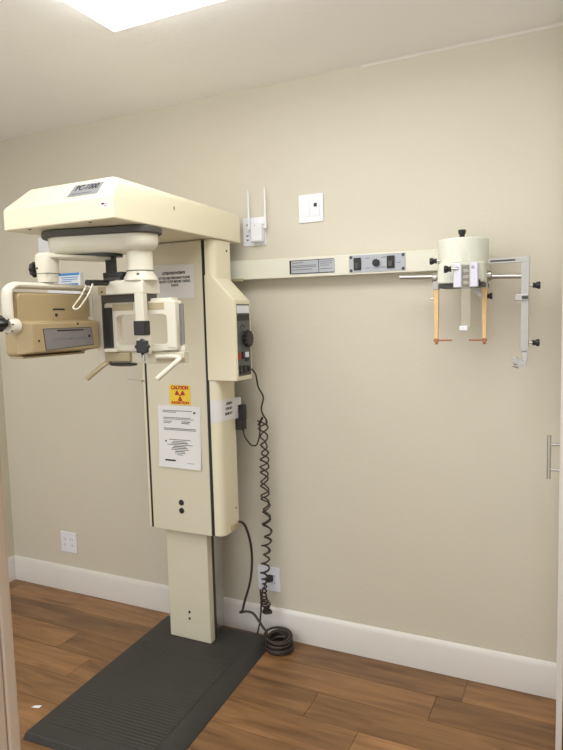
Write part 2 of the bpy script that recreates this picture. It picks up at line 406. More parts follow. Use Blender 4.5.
# rotating arm under the head
AY = -0.70
st = []
def stadium(x0, x1, r, y=AY, r_b=None, n=12):
    rb_ = r_b or r
    return [(x1+r*math.cos(a), y+r*math.sin(a)) for a in [math.radians(-90+180*k/n) for k in range(n+1)]] + \
           [(x0+rb_*math.cos(a), y+rb_*math.sin(a)) for a in [math.radians(90+180*k/n) for k in range(n+1)]]
def pill(c0, r0, c1, r1, n=14):
    c0, c1 = Vector(c0), Vector(c1); d = math.atan2(c1.y-c0.y, c1.x-c0.x)
    return [(c1.x+r1*math.cos(d+a), c1.y+r1*math.sin(d+a)) for a in [math.radians(-90+180*k/n) for k in range(n+1)]] + \
           [(c0.x+r0*math.cos(d+a), c0.y+r0*math.sin(d+a)) for a in [math.radians(90+180*k/n) for k in range(n+1)]]
HL, HR = (-1.645, -0.71), (-1.385, -0.665)
P().prism(pill(HL, 0.105, HR, 0.083), 'z', 1.760, HZ0-0.001).build('turntable', DGREY, mc, bevel=0.006)
ra = P()
ra.rings([[(x, y, z) for x, y in pill(HL, a_, HR, b_)] for z, a_, b_ in ((1.700, 0.062, 0.030), (1.704, 0.070, 0.040), (1.714, 0.078, 0.052), (1.735, 0.082, 0.060), (1.760, 0.084, 0.066))])
arm = ra.build('rotating_arm', WHITE, mc)
P().lathe((HR[0], HR[1], 1.704), (0, 0, 1), [(0, 0.044), (0.004, 0.053), (0.012, 0.061), (0.022, 0.067), (0.035, 0.069), (0.0558, 0.069)], 40).build('arm_lobe', WHITE, arm)
P().prism(pill((-1.62, -0.71), 0.058, (-1.50, -0.69), 0.05), 'z', 1.691, 1.7005).build('arm_gasket', BLACK, arm)
LX, LY = -1.620, -0.860
lb = P(); lb.hull([(x, y, z) for x, y in pill((LX+0.01, LY+0.01), 0.036, (-1.54, -0.69), 0.05, 8) for z in (1.680, 1.692)])
lb.build('arm_bar', WHITE, arm, bevel=0.004)
lg = P(); lg.rings([[(x, y, z) for x, y in [(a+LX, b+LY) for a, b in rrect(-s_, s_, -s_, s_, 0.016)]] for z, s_ in ((1.600, 0.028), (1.640, 0.030), (1.675, 0.032), (1.690, 0.031), (1.698, 0.024))])
leg = lg.build('tube_support', WHITE, arm)
P().box(LX-0.0305, LX+0.0305, LY-0.0305, LY+0.0305, 1.6285, 1.6300).build('joint_line', DGREY, leg)
P().lathe((LX-0.015, LY-0.0295, 1.647), (0, -1, 0), [(0, 0.0045), (0.002, 0.0035)], 10).build('screw', BLACK, leg)
knob(leg, (LX-0.029, LY-0.01, 1.645), (-1, -0.25, 0), 0.024, 0.022, BLACK, 'clamp_knob', lobes=8, stem=0.003)

# tube head hanging in its yoke, facing the patient position
TH = Matrix.Translation((-1.609, -0.8555, 1.4598)) @ Matrix.Scale(0.894, 4) @ Matrix.Translation((1.80, 0.67, -1.46))   # modelled at its own size, then set in place
yk = P(TH)
yy0, yy1 = -0.872, -0.485
path = smooth_path([(-1.80, yy0-0.002, 1.452), (-1.80, yy0, 1.50), (-1.80, yy0, 1.565), (-1.80, yy0+0.008, 1.588), (-1.80, yy0+0.032, 1.600), (-1.80, -0.80, 1.601), (-1.80, -0.55, 1.601), (-1.80, yy1-0.005, 1.597), (-1.80, yy1+0.012, 1.575), (-1.80, yy1+0.014, 1.50), (-1.80, yy1+0.014, 1.452)], 5)
yk.tube([p-Vector((0.008, 0, 0)) for p in path], 0.0125, 12, 0.024)
yoke = yk.build('tube_yoke', WHITE, mc)
th = P(TH)
th.rings([[(x, y, z) for y, z in rrect(-0.850-d, -0.482+d, 1.345-d, 1.578+d, 0.018)] for x, d in ((-1.868, -0.02), (-1.858, 0), (-1.815, 0), (-1.79, -0.006))])
tube = th.build('tube_head', AGED, mc, bevel=0.004)
# raised lower step that carries the label
stp = P(TH).hull([(-1.80, -0.855, 1.350), (-1.80, -0.482, 1.350), (-1.80, -0.482, 1.475), (-1.80, -0.855, 1.475),
                (-1.745, -0.826, 1.357), (-1.745, -0.487, 1.357), (-1.745, -0.487, 1.466), (-1.745, -0.826, 1.466)])
step = stp.build('front_step', AGED, tube, bevel=0.006)
xs = -1.7445
pk = P(TH); pk.rings([[(x, -0.7757, 1.4405), (x, -0.5352, 1.4416), (x, -0.5234, 1.3752), (x, -0.7677, 1.3654)] for x in (xs-0.002, xs+0.001)])
tp = pk.build('label_plate', TPLATE, step)
pk = P(TH); pk.frame([(-0.779, 1.4435), (-0.5325, 1.4445), (-0.5205, 1.3725), (-0.7705, 1.3625)], [(-0.7757, 1.4405), (-0.5352, 1.4416), (-0.5234, 1.3752), (-0.7677, 1.3654)], 'x', xs-0.002, xs+0.0006)
pk.build('plate_border', DGREY, tp)
P(TH).box(xs, xs+0.0016, -0.7115, -0.577, 1.432, 1.437).build('plate_slot', BLACK, tp)
text('lettering', 'PANORAMIC X-RAY', 0.016, TH @ Vector((xs+0.0012, -0.650, 1.402)), TH.to_3x3().to_4x4() @ SIDE, GINK, tp, width=0.17, bold=0.0004)
P(TH).lathe((xs+0.0008, -0.546, 1.409), (1, 0, 0), [(0, 0.006), (0.002, 0.005)], 12).build('plate_button', INK, tp)
P(TH).box(-1.791, -1.788, -0.683, -0.625, 1.474, 1.517).build('vent_panel', AGED, tube, bevel=0.001)
P(TH).box(-1.7885, -1.7865, -0.683, -0.625, 1.512, 1.518).build('slot', BLACK, tube)
P(TH).lathe((-1.789, -0.668, 1.4935), (1, 0, 0), [(0, 0.007), (0.003, 0.006)], 12).build('screw', BLACK, tube)
for y, z in ((-0.604, 1.458), (-0.80, 1.40)): P(TH).lathe((-1.746, y, z), (1, 0, 0), [(0, 0.005), (0.003, 0.004)], 12).build('screw', BLACK, step)
P(TH).box(-1.855, -1.785, -0.84, -0.53, 1.338, 1.346).build('bottom_edge', TANK, tube, bevel=0.003)
pv = P(TH).lathe((-1.80, -0.845, 1.455), (0, -1, 0), [(0, 0.027), (0.012, 0.030), (0.034, 0.027), (0.040, 0.023)], 28).build('pivot', WHITE, yoke)
P(TH).lathe((-1.80, yy1-0.01, 1.455), (0, 1, 0), [(0, 0.030), (0.012, 0.030), (0.03, 0.024)], 28).build('pivot', WHITE, yoke)
for k in range(6):
    a = k*PI/3+0.3
    P(TH).lathe((-1.80+0.028*math.cos(a), -0.882, 1.455+0.024*math.sin(a)), (0, -1, 0), [(0, 0.003), (0.004, 0.0025)], 8).build('screw', DGREY, pv)
knob(yoke, TH @ Vector((-1.80, -0.888, 1.466)), (-0.25, -1, 0), 0.0235, 0.036, BLACK, 'clamp_knob', lobes=8)

# right-hand drop: cylinder, block, film carriage with window frame, chin rest
CX, CY_ = -1.387, -0.660
RO = Matrix.Translation((CX, CY_, 0)) @ Matrix.Rotation(math.radians(5), 4, 'Z') @ Matrix.Diagonal((1.17, 1, 1, 1))   # local: x along the frame, -y towards the camera
cy = P().lathe((CX, CY_, 1.603), (0, 0, 1), [(0, 0.060), (0.012, 0.057), (0.024, 0.049), (0.030, 0.0465), (0.102, 0.0455)], 32).build('drop_cylinder', WHITE, arm)
P().lathe((CX, CY_, 1.635), (0, 0, 1), [(0, 0.0475), (0.003, 0.0475)], 32).build('joint_ring', DGREY, cy)
P(RO).lathe((0.017, -0.0455, 1.622), (0.35, -1, 0), [(0, 0.005), (0.004, 0.004)], 12).build('screw', BLACK, cy)
bk = P(RO).hull([(x, y, z) for x in (-0.124, 0.034) for y in (-0.05, 0.06) for z in (1.556, 1.594)] + [(x, y, 1.606) for x in (-0.06, 0.034) for y in (-0.045, 0.05)]).build('film_carrier', WHITE, mc, bevel=0.004)
q = P(RO).box(-0.1245, -0.096, -0.0515, -0.04, 1.558, 1.586).build('corner_plate', TANK, bk, bevel=0.001)
P(RO).lathe((-0.110, -0.0512, 1.567), (0, -1, 0), [(0, 0.004), (0.002, 0.003)], 10).build('screw', BLACK, q)
# tall side plate going down on the left
sp = P(RO).hull([(-0.180, 0.095, 1.59), (-0.138, 0.095, 1.59), (-0.138, -0.01, 1.59), (-0.176, 0.0, 1.59), (-0.180, 0.095, 1.40), (-0.176, 0.0, 1.40), (-0.138, 0.0, 1.305), (-0.160, 0.0, 1.305), (-0.160, 0.095, 1.305), (-0.138, 0.095, 1.305)]).build('side_plate', WHITE, bk, bevel=0.003)
P(RO).box(-0.1385, -0.131, -0.012, 0.06, 1.352, 1.556).build('side_gasket', DGREY, bk)
# window frame
out = rrect(-0.130, 0.122, 1.358, 1.530, 0.008, 3); hole = rrect(-0.092, 0.090, 1.378, 1.484, 0.018, 3)
wf = P(RO); wf.frame(out, hole, 'y', -0.010, 0.030)
win = wf.build('window_frame', WHITE, bk, bevel=0.002)
P(RO).box(-0.100, -0.026, -0.0112, -0.009, 1.500, 1.524).build('recess', TANK, win, bevel=0.003)
P(RO).box(0.026, 0.082, -0.0112, -0.009, 1.500, 1.524).build('recess', TANK, win, bevel=0.003)
P(RO).box(-0.128, -0.101, -0.024, -0.009, 1.368, 1.512).build('side_pad', BLACK, win, bevel=0.003)
P(RO).box(-0.128, -0.082, -0.030, -0.004, 1.352, 1.366).build('lower_lip', WHITE, win, bevel=0.004)
P(RO).box(0.090, 0.121, -0.013, -0.009, 1.366, 1.528).build('side_rib', WHITE, win, bevel=0.002)
P(RO).box(0.122, 0.136, 0.010, 0.016, 1.378, 1.518).build('film_cassette', TPLATE, bk, bevel=0.001)
P(RO).box(0.060, 0.136, 0.012, 0.030, 1.352, 1.372).build('cassette_foot', WHITE, bk, bevel=0.003)
P(RO).box(-0.128, 0.03, -0.02, 0.045, 1.530, 1.558).build('painted_shadow', DGREY, bk)  # dark grey strip standing in for the shade under the white block
P(RO).box(0.030, 0.105, 0.0, 0.04, 1.528, 1.540).build('top_strip', WHITE, bk, bevel=0.002)
# bite stem
sm = P(RO).box(0.001, 0.033, -0.050, -0.022, 1.408, 1.560).build('bite_stem', WHITE, bk, bevel=0.005)
P(RO).box(-0.003, 0.036, -0.054, -0.018, 1.412, 1.462).build('stem_sleeve', BLACK, sm, bevel=0.003)
P(RO).box(0.004, 0.034, -0.046, -0.010, 1.345, 1.410).build('stem_foot', WHITE, sm, bevel=0.003)
kx = RO.to_3x3()
knob(sm, RO @ Vector((0.026, -0.044, 1.373)), kx @ Vector((0.1, -1, 0)), 0.026, 0.020, BLACK, 'clamp_knob', lobes=8)
pg = P(RO); pg.cyl((0.010, -0.040, 1.350), (0.010, -0.040, 1.336), 0.006); pg.cyl((0.022, -0.040, 1.350), (0.020, -0.040, 1.320), 0.0045); pg.cyl((0.030, -0.040, 1.350), (0.032, -0.040, 1.335), 0.005)
pg.build('thumb_screw', CHROME, sm)
# lower rail and handles
lr = P(RO).box(-0.138, 0.138, 0.0, 0.035, 1.311, 1.352).build('chin_rest', CREAM2, bk, bevel=0.003)
P(RO).box(-0.136, -0.045, -0.014, 0.004, 1.318, 1.351).build('rest_cover', TANK, lr, bevel=0.004)
P(RO).lathe((-0.075, -0.003, 1.301), (0, 0, 1), [(0, 0.025), (0.003, 0.040), (0.009, 0.040), (0.012, 0.03)], 24, sx=1.2, sy=0.6).build('chin_cup', BLACK, lr)
P(RO).tube(smooth_path([(0.045, -0.003, 1.334), (0.112, -0.010, 1.335), (0.128, -0.016, 1.330), (0.128, -0.030, 1.320), (0.080, -0.075, 1.262)], 5), 0.0085, 12).build('hand_grip', WHITE, lr)
P(RO).box(0.046, 0.140, -0.006, 0.002, 1.318, 1.331).build('grip_bracket', TANK, lr, bevel=0.002)
P(RO).tube(smooth_path([(-0.128, 0.0, 1.318), (-0.138, -0.02, 1.306), (-0.178, -0.06, 1.258)], 4), 0.0085, 12).build('hand_grip', TANK, lr)
# black temple guide bracket and clear loop
tb = P(RO); tb.box(-0.112, -0.082, -0.02, 0.0, 1.622, 1.700); tb.box(-0.118, -0.046, -0.028, 0.004, 1.618, 1.636)
tg = tb.build('temple_guide', BLACK, bk, bevel=0.002)
P(RO).box(-0.113, -0.052, -0.036, -0.002, 1.584, 1.618).build('clamp', DGREY, tg, bevel=0.003)
P().cyl((-1.480, -0.825, 1.594), (-1.492, -0.69, 1.599), 0.010, n=14).build('guide_rod', BLACK, tg)
P(RO).lathe((-0.084, -0.036, 1.601), (0, -1, 0), [(0, 0.014), (0.008, 0.013)], 16).build('clamp_screw', DGREY, tg)
P().tube(smooth_path([(-1.484, -0.815, 1.598), (-1.492, -0.848, 1.5465), (-1.504, -0.868, 1.517), (-1.500, -0.872, 1.508), (-1.487, -0.872, 1.507), (-1.476, -0.868, 1.514), (-1.461, -0.845, 1.552), (-1.466, -0.815, 1.590)], 6), 0.0028, 8).build('temple_loop', FROST, tg)
# thin pin at the left of the front panel
P().tube([(-1.80, -0.262, 1.205), (-1.705, -0.272, 1.203)], 0.0015, 6).build('index_pin', TANK, mc)
P().cyl((-1.705, -0.272, 1.203), (-1.705, -0.283, 1.198), 0.004, n=10).build('index_pin', TANK, mc)

# ================================================================ paper signs and stickers
def note(name, x0, x1, z0, z1, y, label, cat, m=PAPER, tilt=0.0, curl=0.0):
    t = thing(name, ((x0+x1)/2, y, z0), label, cat)
    q = P(); nx, nz = 6, 6
    def g(i, j, dy):
        x = x0+(x1-x0)*i/nx; z = z0+(z1-z0)*j/nz
        c = curl*((1-j/nz)**3)
        cx_, cz_ = (x0+x1)/2, (z0+z1)/2
        return (cx_+(x-cx_)+(z-cz_)*tilt, y-0.0008-c+dy, cz_+(z-cz_)-(x-cx_)*tilt)
    for dy in (0, 0.0006):
        V = [[q.v(g(i, j, dy)) for j in range(nz+1)] for i in range(nx+1)]
        for i in range(nx):
            for j in range(nz): q.bm.faces.new((V[i][j], V[i+1][j], V[i+1][j+1], V[i][j+1]))
    q.build('sheet', m, t); return t
FPY = -0.2745
t = note('warning_notice', -1.6245, -1.419, 1.553, 1.692, FPY, 'white printed notice to pregnant patients taped high on the front panel', 'notice', tilt=0.02)
text('heading', 'ATTENTION PATIENTS', 0.015, (-1.518, FPY-0.0012, 1.657), FRONT, INK, t, width=0.115, bold=0.0005)
text('lettering', 'IF YOU ARE PREGNANT PLEASE\nNOTIFY STAFF BEFORE TAKING\nX-RAYS', 0.0150, (-1.515, FPY-0.0012, 1.622), FRONT, INK, t, width=0.155, bold=0.0003)
t = note('radiation_sign', -1.5655, -1.459, 1.103, 1.187, FPY, 'small yellow caution sticker with red radiation trefoil and red lettering', 'sticker', m=YEL)
text('lettering', 'CAUTION', 0.021, (-1.512, FPY-0.0012, 1.1755), FRONT, RED, t, width=0.088, bold=0.0011)
text('lettering', 'RADIATION', 0.015, (-1.512, FPY-0.0012, 1.1115), FRONT, RED, t, width=0.088, bold=0.0007)
tf = P(); cc = (-1.512, 1.1435)
for a0 in (30, 150, 270):
    i0 = [(cc[0]+0.0065*math.cos(math.radians(a)), cc[1]+0.0065*math.sin(math.radians(a))) for a in (a0+28, a0, a0-28)]
    o0 = [(cc[0]+0.025*math.cos(math.radians(a)), cc[1]+0.025*math.sin(math.radians(a))) for a in range(a0-28, a0+29, 14)]
    tf.prism(i0+o0, 'y', FPY-0.0012, FPY-0.0016)
tf.prism([(cc[0]+0.0042*math.cos(a), cc[1]+0.0042*math.sin(a)) for a in [k*PI/6 for k in range(12)]], 'y', FPY-0.0012, FPY-0.0016)
tf.build('trefoil', RED, t)
t = note('registration_certificate', -1.631, -1.416, 0.828, 1.0975, FPY, 'white printed certificate page taped below the yellow sticker', 'document', tilt=0.012, curl=0.006)
def line(x, z, w_, h_, m=GINK, name='printed_line'):
    k = 1-(z-0.828)/0.27
    y = FPY-0.0012-0.006*k**3
    P().box(x, x+w_, y-0.0004, y+0.0002, z-h_/2, z+h_/2).build(name, m, t)
line(-1.605, 1.0765, 0.15, 0.003); line(-1.605, 1.070, 0.07, 0.003)
line(-1.448, 1.070, 0.010, 0.008, INK, 'stamp')
line(-1.603, 1.046, 0.14, 0.003); line(-1.603, 1.040, 0.155, 0.0025); line(-1.603, 1.030, 0.045, 0.003); line(-1.51, 1.030, 0.045, 0.003, INK); line(-1.603, 1.023, 0.035, 0.003); line(-1.51, 1.023, 0.04, 0.003, INK)
line(-1.603, 0.999, 0.165, 0.0035); line(-1.603, 0.993, 0.165, 0.003)
line(-1.598, 0.943, 0.008, 0.007, INK, 'stamp')
for k, (w_, m_) in enumerate(((0.11, GINK), (0.07, GINK), (0.085, INK), (0.13, GINK), (0.065, INK), (0.08, INK), (0.09, GINK), (0.05, INK), (0.055, GINK), (0.03, GINK))):
    line(-1.522-w_/2, 0.951-k*0.0072, w_, 0.003, m_)
line(-1.600, 0.860, 0.055, 0.007, INK, 'signature'); line(-1.485, 0.852, 0.035, 0.002)

# the curled notice wrapped round the side of the shell under the control pod
t = thing('curled_notice', (-1.33, -0.2, 1.07), 'curling white printed notice wrapped round the side of the column beside the black hand switch', 'notice')
pth = [(-1.366, -0.2700)]+[(x+0.0012*math.cos(math.radians(a)), y+0.0012*math.sin(math.radians(a))) for (x, y), a in zip(corner(SX1-0.028, SYF+0.028, 0.028, 270, 360), [270+15*k for k in range(7)])]+[(SX1+0.0012, -0.20), (SX1+0.002, -0.165), (SX1+0.006, -0.135), (SX1+0.016, -0.112)]
q = P()
for off in (0, 0.0005):
    V = [[q.v((x+off, y, z-(0.02 if i > 0 and z < 1.1 and False else 0))) for z in (1.033, 1.085, 1.128-0.006*i/len(pth))] for i, (x, y) in enumerate(pth)]
    for i in range(len(pth)-1):
        for j in range(2): q.bm.faces.new((V[i][j], V[i+1][j], V[i+1][j+1], V[i][j+1]))
q.build('sheet', PAPER, t)
for k, s_ in enumerate(('ATTENTION', 'IF YOU ARE PR', 'PLEASE NOTIFY')):
    text('lettering', s_, 0.015, (SX1+0.0022, -0.188, 1.104-k*0.021), SIDE, INK, t, width=0.05+0.012*k, bold=0.0005)

# ================================================================ things on the back wall
def wall_plate(name, x0, x1, z0, z1, label, cat):
    t = thing(name, ((x0+x1)/2, 0, z0), label, cat)
    P().box(x0, x1, -0.0065, -0.0002, z0, z1).build('plate', COOLW, t, bevel=0.003); return t
# two-gang switch plate
t = wall_plate('switch_plate', -1.061, -0.949, 1.853, 1.969, 'white two-gang wall plate high on the wall with one small dark jack', 'wall plate')
P().box(-1.044, -1.011, -0.009, -0.006, 1.877, 1.944).build('rocker', COOLW, t, bevel=0.0012)
j = P().box(-0.998, -0.965, -0.009, -0.006, 1.877, 1.944).build('jack_insert', COOLW, t, bevel=0.0012)
P().box(-0.990, -0.976, -0.0096, -0.008, 1.915, 1.930).build('jack_socket', BLACK, j)
# wifi extender plugged into its plate
t = wall_plate('outlet_plate', -1.331, -1.218, 1.776, 1.898, 'white wall outlet plate behind the plug-in wireless extender', 'wall plate')
for z in (1.80, 1.818, 1.865): P().box(-1.312, -1.303, -0.0072, -0.006, z, z+0.006).build('socket_slot', DGREY, t)
t = thing('wifi_extender', (-1.265, -0.007, 1.79), 'white plug-in wireless extender with two upright aerials', 'wireless extender')
bd = P().box(-1.277, -1.221, -0.040, -0.0072, 1.789, 1.868).build('body', COOLW, t, bevel=0.006, seg=3)
P().lathe((-1.253, -0.0395, 1.859), (0, -1, 0), [(0, 0.002), (0.001, 0.0018)], 10).build('light', GINK, bd)
for x in (-1.291, -1.211):
    a_ = P().lathe((x, -0.022, 1.845), (0, 0, 1), [(0, 0.006), (0.02, 0.006), (0.03, 0.0048), (0.166, 0.0032), (0.169, 0.002)], 12).build('aerial', COOLW, t)
    P().cyl((x, -0.022, 1.85), (x+(0.012 if x < -1.26 else -0.010), -0.022, 1.85), 0.004, n=10).build('hinge', COOLW, a_)
# outlets near the floor
def outlet(name, x0, z0, label, n=2):
    t = wall_plate(name, x0, x0+0.114, z0, z0+0.114, label, 'wall outlet')
    for i in range(n):
        cx_ = x0+0.114*(i+0.5)/n*0.82+0.114*0.09
        r_ = P().box(cx_-0.0165, cx_+0.0165, -0.008, -0.006, z0+0.023, z0+0.091).build('receptacle', COOLW, t, bevel=0.001)
        for zz in (z0+0.038, z0+0.070):
            for dx in (-0.006, 0.006): P().box(cx_+dx-0.001, cx_+dx+0.001, -0.0086, -0.0075, zz, zz+0.009).build('socket_slot', DGREY, r_)
    return t
outlet('wall_outlet', -2.531, 0.217, 'white wall outlet low on the wall left of the machine')
outlet('wall_outlet', -1.310, 0.213, 'white wall outlet behind the coiled black cord, right of the machine')
t = thing('power_plug', (-1.24, -0.008, 0.26), 'black power plug pushed into the outlet behind the coiled cord', 'plug')
P().hull([(x, -0.0082, z) for x in (-1.254, -1.228) for z in (0.262, 0.292)]+[(x, -0.040, z) for x in (-1.250, -1.234) for z in (0.266, 0.286)]).build('plug_body', BLACK, t, bevel=0.003)
P().tube(smooth_path([(-1.243, -0.036, 0.276), (-1.248, -0.055, 0.262), (-1.262, -0.058, 0.225), (-1.268, -0.052, 0.17)], 6), 0.0035, 8).build('cord', CABLE, t)
# white plate and blue box seen behind the arm
wall_plate('wall_plate', -2.563, -2.448, 1.800, 1.912, 'blank white wall plate glimpsed behind the left drop of the arm', 'wall plate')
t = thing('glove_box', (-2.37, -0.02, 1.61), 'blue and white printed box on the wall behind the tube head', 'box')
P().box(-2.50, -2.272, -0.022, -0.001, 1.60, 1.7185).build('carton', COOLW, t, bevel=0.002)
P().box(-2.499, -2.275, -0.0228, -0.0215, 1.704, 1.7165).build('printed_band', BLUE, t)
P().box(-2.40, -2.285, -0.0228, -0.0215, 1.648, 1.664).build('printed_band', BLUE, t)
for k, (x_, w_) in enumerate(((-2.40, 0.115), (-2.39, 0.10), (-2.40, 0.07))): P().box(x_, x_+w_, -0.0228, -0.0215, 1.6925-k*0.010, 1.6965-k*0.010).build('printed_line', BLUE, t)

# ================================================================ wall-mounted cephalometric arm
ce = thing('cephalometric_arm', (-0.9, 0.0, 1.62), 'long cream wall-mounted cephalometric arm with white head holder at its right end', 'x-ray arm')
bmn = P().hull([(-1.43, y, z) for y in (-0.002, -0.060) for z in (1.630, 1.712)]+[(-0.44, y, z) for y in (-0.002, -0.060) for z in (1.620, 1.700)]).build('beam', BEAM, ce, bevel=0.002)
P().box(-1.36, -1.305, -0.068, -0.055, 1.622, 1.634).build('beam_clip', TANK, ce, bevel=0.001)
def zc(x): return 1.671-(x+1.43)*0.0101
def plate(x0, x1, h_, m, name, par):
    q = P(); q.rings([[(x0, y, zc(x0)-h_/2), (x1, y, zc(x1)-h_/2), (x1, y, zc(x1)+h_/2), (x0, y, zc(x0)+h_/2)] for y in (-0.0595, -0.0625)])
    return q.build(name, m, par)
lpz = plate(-1.083, -0.886, 0.056, INK, 'name_plate', bmn)
q = P(); q.rings([[(-1.075, y, zc(-1.075)-0.025), (-0.953, y, zc(-0.953)-0.025), (-0.953, y, zc(-0.953)+0.025), (-1.075, y, zc(-1.075)+0.025)] for y in (-0.062, -0.0632)]); q.build('plate_field', SPLATE, lpz)
q = P(); q.rings([[(-0.950, y, zc(-0.950)-0.025), (-0.883, y, zc(-0.883)-0.025), (-0.883, y, zc(-0.883)+0.025), (-0.950, y, zc(-0.950)+0.025)] for y in (-0.062, -0.0632)]); q.build('plate_field', SPLATE, lpz)
for x_, w_, z_ in ((-1.070, 0.05, 1.684), (-1.070, 0.108, 1.672), (-1.070, 0.108, 1.666), (-1.070, 0.09, 1.656), (-0.945, 0.055, 1.684), (-0.945, 0.052, 1.676), (-0.945, 0.04, 1.668), (-0.945, 0.052, 1.655)):
    P().box(x_, x_+w_, -0.0638, -0.063, z_-0.0014, z_+0.0014).build('printed_line', GINK, lpz)
cpn = plate(-0.822, -0.594, 0.067, SPLATE, 'control_panel', bmn)
for x in (-0.785, -0.650):
    k = P().box(x-0.016, x+0.014, -0.069, -0.062, 1.640, 1.688).build('rocker_switch', BLACK, cpn, bevel=0.002)
    P().box(x-0.009, x+0.007, -0.0725, -0.068, 1.647, 1.668).build('rocker', DGREY, k, bevel=0.001)
knob(cpn, (-0.7085, -0.062, 1.664), (0, -1, 0), 0.014, 0.014, BLACK, 'dial', lobes=10)
for x in (-0.813, -0.603):
    for s_ in (-1, 1): P().lathe((x, -0.062, zc(x)+s_*0.026), (0, -1, 0), [(0, 0.0065), (0.003, 0.0055)], 12).build('screw', DGREY, cpn)
for x, z, w_ in ((-0.745, 1.684, 0.02), (-0.68, 1.684, 0.02), (-0.745, 1.646, 0.018), (-0.620, 1.66, 0.014), (-0.68, 1.646, 0.02)):
    P().box(x-w_/2, x+w_/2, -0.0632, -0.062, z-0.0015, z+0.0015).build('printed_mark', GINK, cpn)
# head holder drum
HC = (-0.366, -0.145)
drum = P().lathe((HC[0], HC[1], 1.632), (0, 0, 1), [(0, 0.087), (0.081, 0.087), (0.086, 0.084)], 48).build('holder_drum', CEPH, ce, bevel=0.002)
P().box(-0.455, -0.36, -0.10, -0.058, 1.630, 1.695).build('drum_bracket', CEPH, ce, bevel=0.003)
knob(drum, (HC[0], HC[1]-0.02, 1.718), (0, 0, 1), 0.0135, 0.028, BLACK, 'clamp_knob', stem=0.004)
lw = P(); lw.prism(rrect(-0.444, -0.281, -0.235, -0.075, 0.03, 4), 'z', 1.562, 1.632)
low = lw.build('lower_housing', CEPH, ce, bevel=0.006, seg=3)
P().box(-0.438, -0.285, -0.225, -0.08, 1.548, 1.563).build('under_tray', DGREY, low, bevel=0.002)
P().lathe((-0.308, -0.232, 1.563), (0, -1, 0), [(0, 0.014), (0.006, 0.013)], 20).build('release_button', BLACK, low)
for x in (-0.366, -0.313):
    b_ = P().box(x-0.0135, x+0.0135, -0.262, -0.236, 1.546, 1.628).build('guide_block', LILAC, low, bevel=0.003)
    P().lathe((x-0.002, -0.261, 1.612), (0, -1, 0), [(0, 0.006), (0.003, 0.005)], 12).build('screw', CHROME, b_)
P().box(-0.353, -0.326, -0.250, -0.234, 1.548, 1.620).build('slide_track', DGREY, low, bevel=0.001)
for z in (1.556, 1.576, 1.596): P().box(-0.348, -0.331, -0.254, -0.249, z, z+0.011).build('slide_clip', CHROME, low, bevel=0.001)
# nasion ruler
rl = P().box(-0.352, -0.3225, -0.268, -0.2645, 1.405, 1.672).build('nasion_ruler', CLEAR, ce, bevel=0.0008)
P().box(-0.358, -0.330, -0.276, -0.262, 1.399, 1.416).build('nose_rest', COOLW, rl, bevel=0.003)
P().lathe((-0.337, -0.268, 1.655), (0, -1, 0), [(0, 0.003), (0.002, 0.0025)], 10).build('screw', CHROME, rl)
P().lathe((-0.337, -0.268, 1.46), (0, -1, 0), [(0, 0.003), (0.002, 0.0025)], 10).build('screw', CHROME, rl)
# side rods and clamps
P().cyl((-0.592, -0.15, 1.597), (-0.452, -0.15, 1.592), 0.0085, n=18).build('side_rod', CHROME, ce)
P().cyl((-0.287, -0.15, 1.584), (-0.160, -0.15, 1.579), 0.0085, n=18).build('side_rod', CHROME, ce)
for x in (-0.462, -0.276):
    P().lathe((x-0.010, -0.15, 1.587), (1, 0, 0), [(0, 0.016), (0.004, 0.019), (0.016, 0.019), (0.02, 0.016)], 20).build('rod_collar', CHROME, ce)
knob(drum, (-0.421, -0.19, 1.645), (-1, -0.1, 0), 0.012, 0.024, BLACK, 'clamp_knob', stem=0.028)
knob(low, (-0.366, -0.262, 1.609), (-1, -0.15, 0), 0.0125, 0.024, BLACK, 'clamp_knob', stem=0.020)
# ear rod posts
for s_, x, tip in ((-1, -0.458, 0.056), (1, -0.291, -0.052)):
    br = P(); br.hull([(x-0.011, -0.165, 1.600), (x+0.011, -0.165, 1.600), (x-0.011, -0.145, 1.600), (x+0.011, -0.145, 1.600), (x-0.010, -0.165, 1.545), (x+0.010, -0.165, 1.545), (x-0.010, -0.145, 1.545), (x+0.010, -0.145, 1.545)])
    br.build('post_clamp', ALU, ce, bevel=0.002)
    q = P().hull([(x+dx*w_, -0.155+dy*0.007, z) for z, w_ in ((1.555, 0.0100), (1.365, 0.0060)) for dx in (-1, 1) for dy in (-1, 1)]).build('ear_post', TANP, ce, bevel=0.002)
    P().cyl((x, -0.152, 1.362), (x, -0.166, 1.362), 0.008, n=16).build('tip_hub', BROWN, q)
    P().tube([(x-0.010*(1 if tip > 0 else -1), -0.158, 1.363), (x+tip*0.5, -0.158, 1.363), (x+tip, -0.158, 1.363)], 0.0032, 8).build('ear_tip', BROWN, q)
    P().cyl((x, -0.158, 1.357), (x, -0.158, 1.348), 0.005, n=10).build('tip_screw', BROWN, q)
P().hull([(-0.335, -0.16, 1.548), (-0.320, -0.16, 1.548), (-0.300, -0.16, 1.505), (-0.289, -0.16, 1.515), (-0.335, -0.152, 1.548), (-0.320, -0.152, 1.548), (-0.300, -0.152, 1.505), (-0.289, -0.152, 1.515)]).build('brace', ALU, ce)
knob(low, (-0.281, -0.155, 1.516), (1, 0, 0), 0.0115, 0.016, BLACK, 'clamp_knob')
P().lathe((-0.470, -0.158, 1.513), (-1, 0, 0), [(0, 0.004), (0.006, 0.004)], 10).build('screw', CHROME, ce)
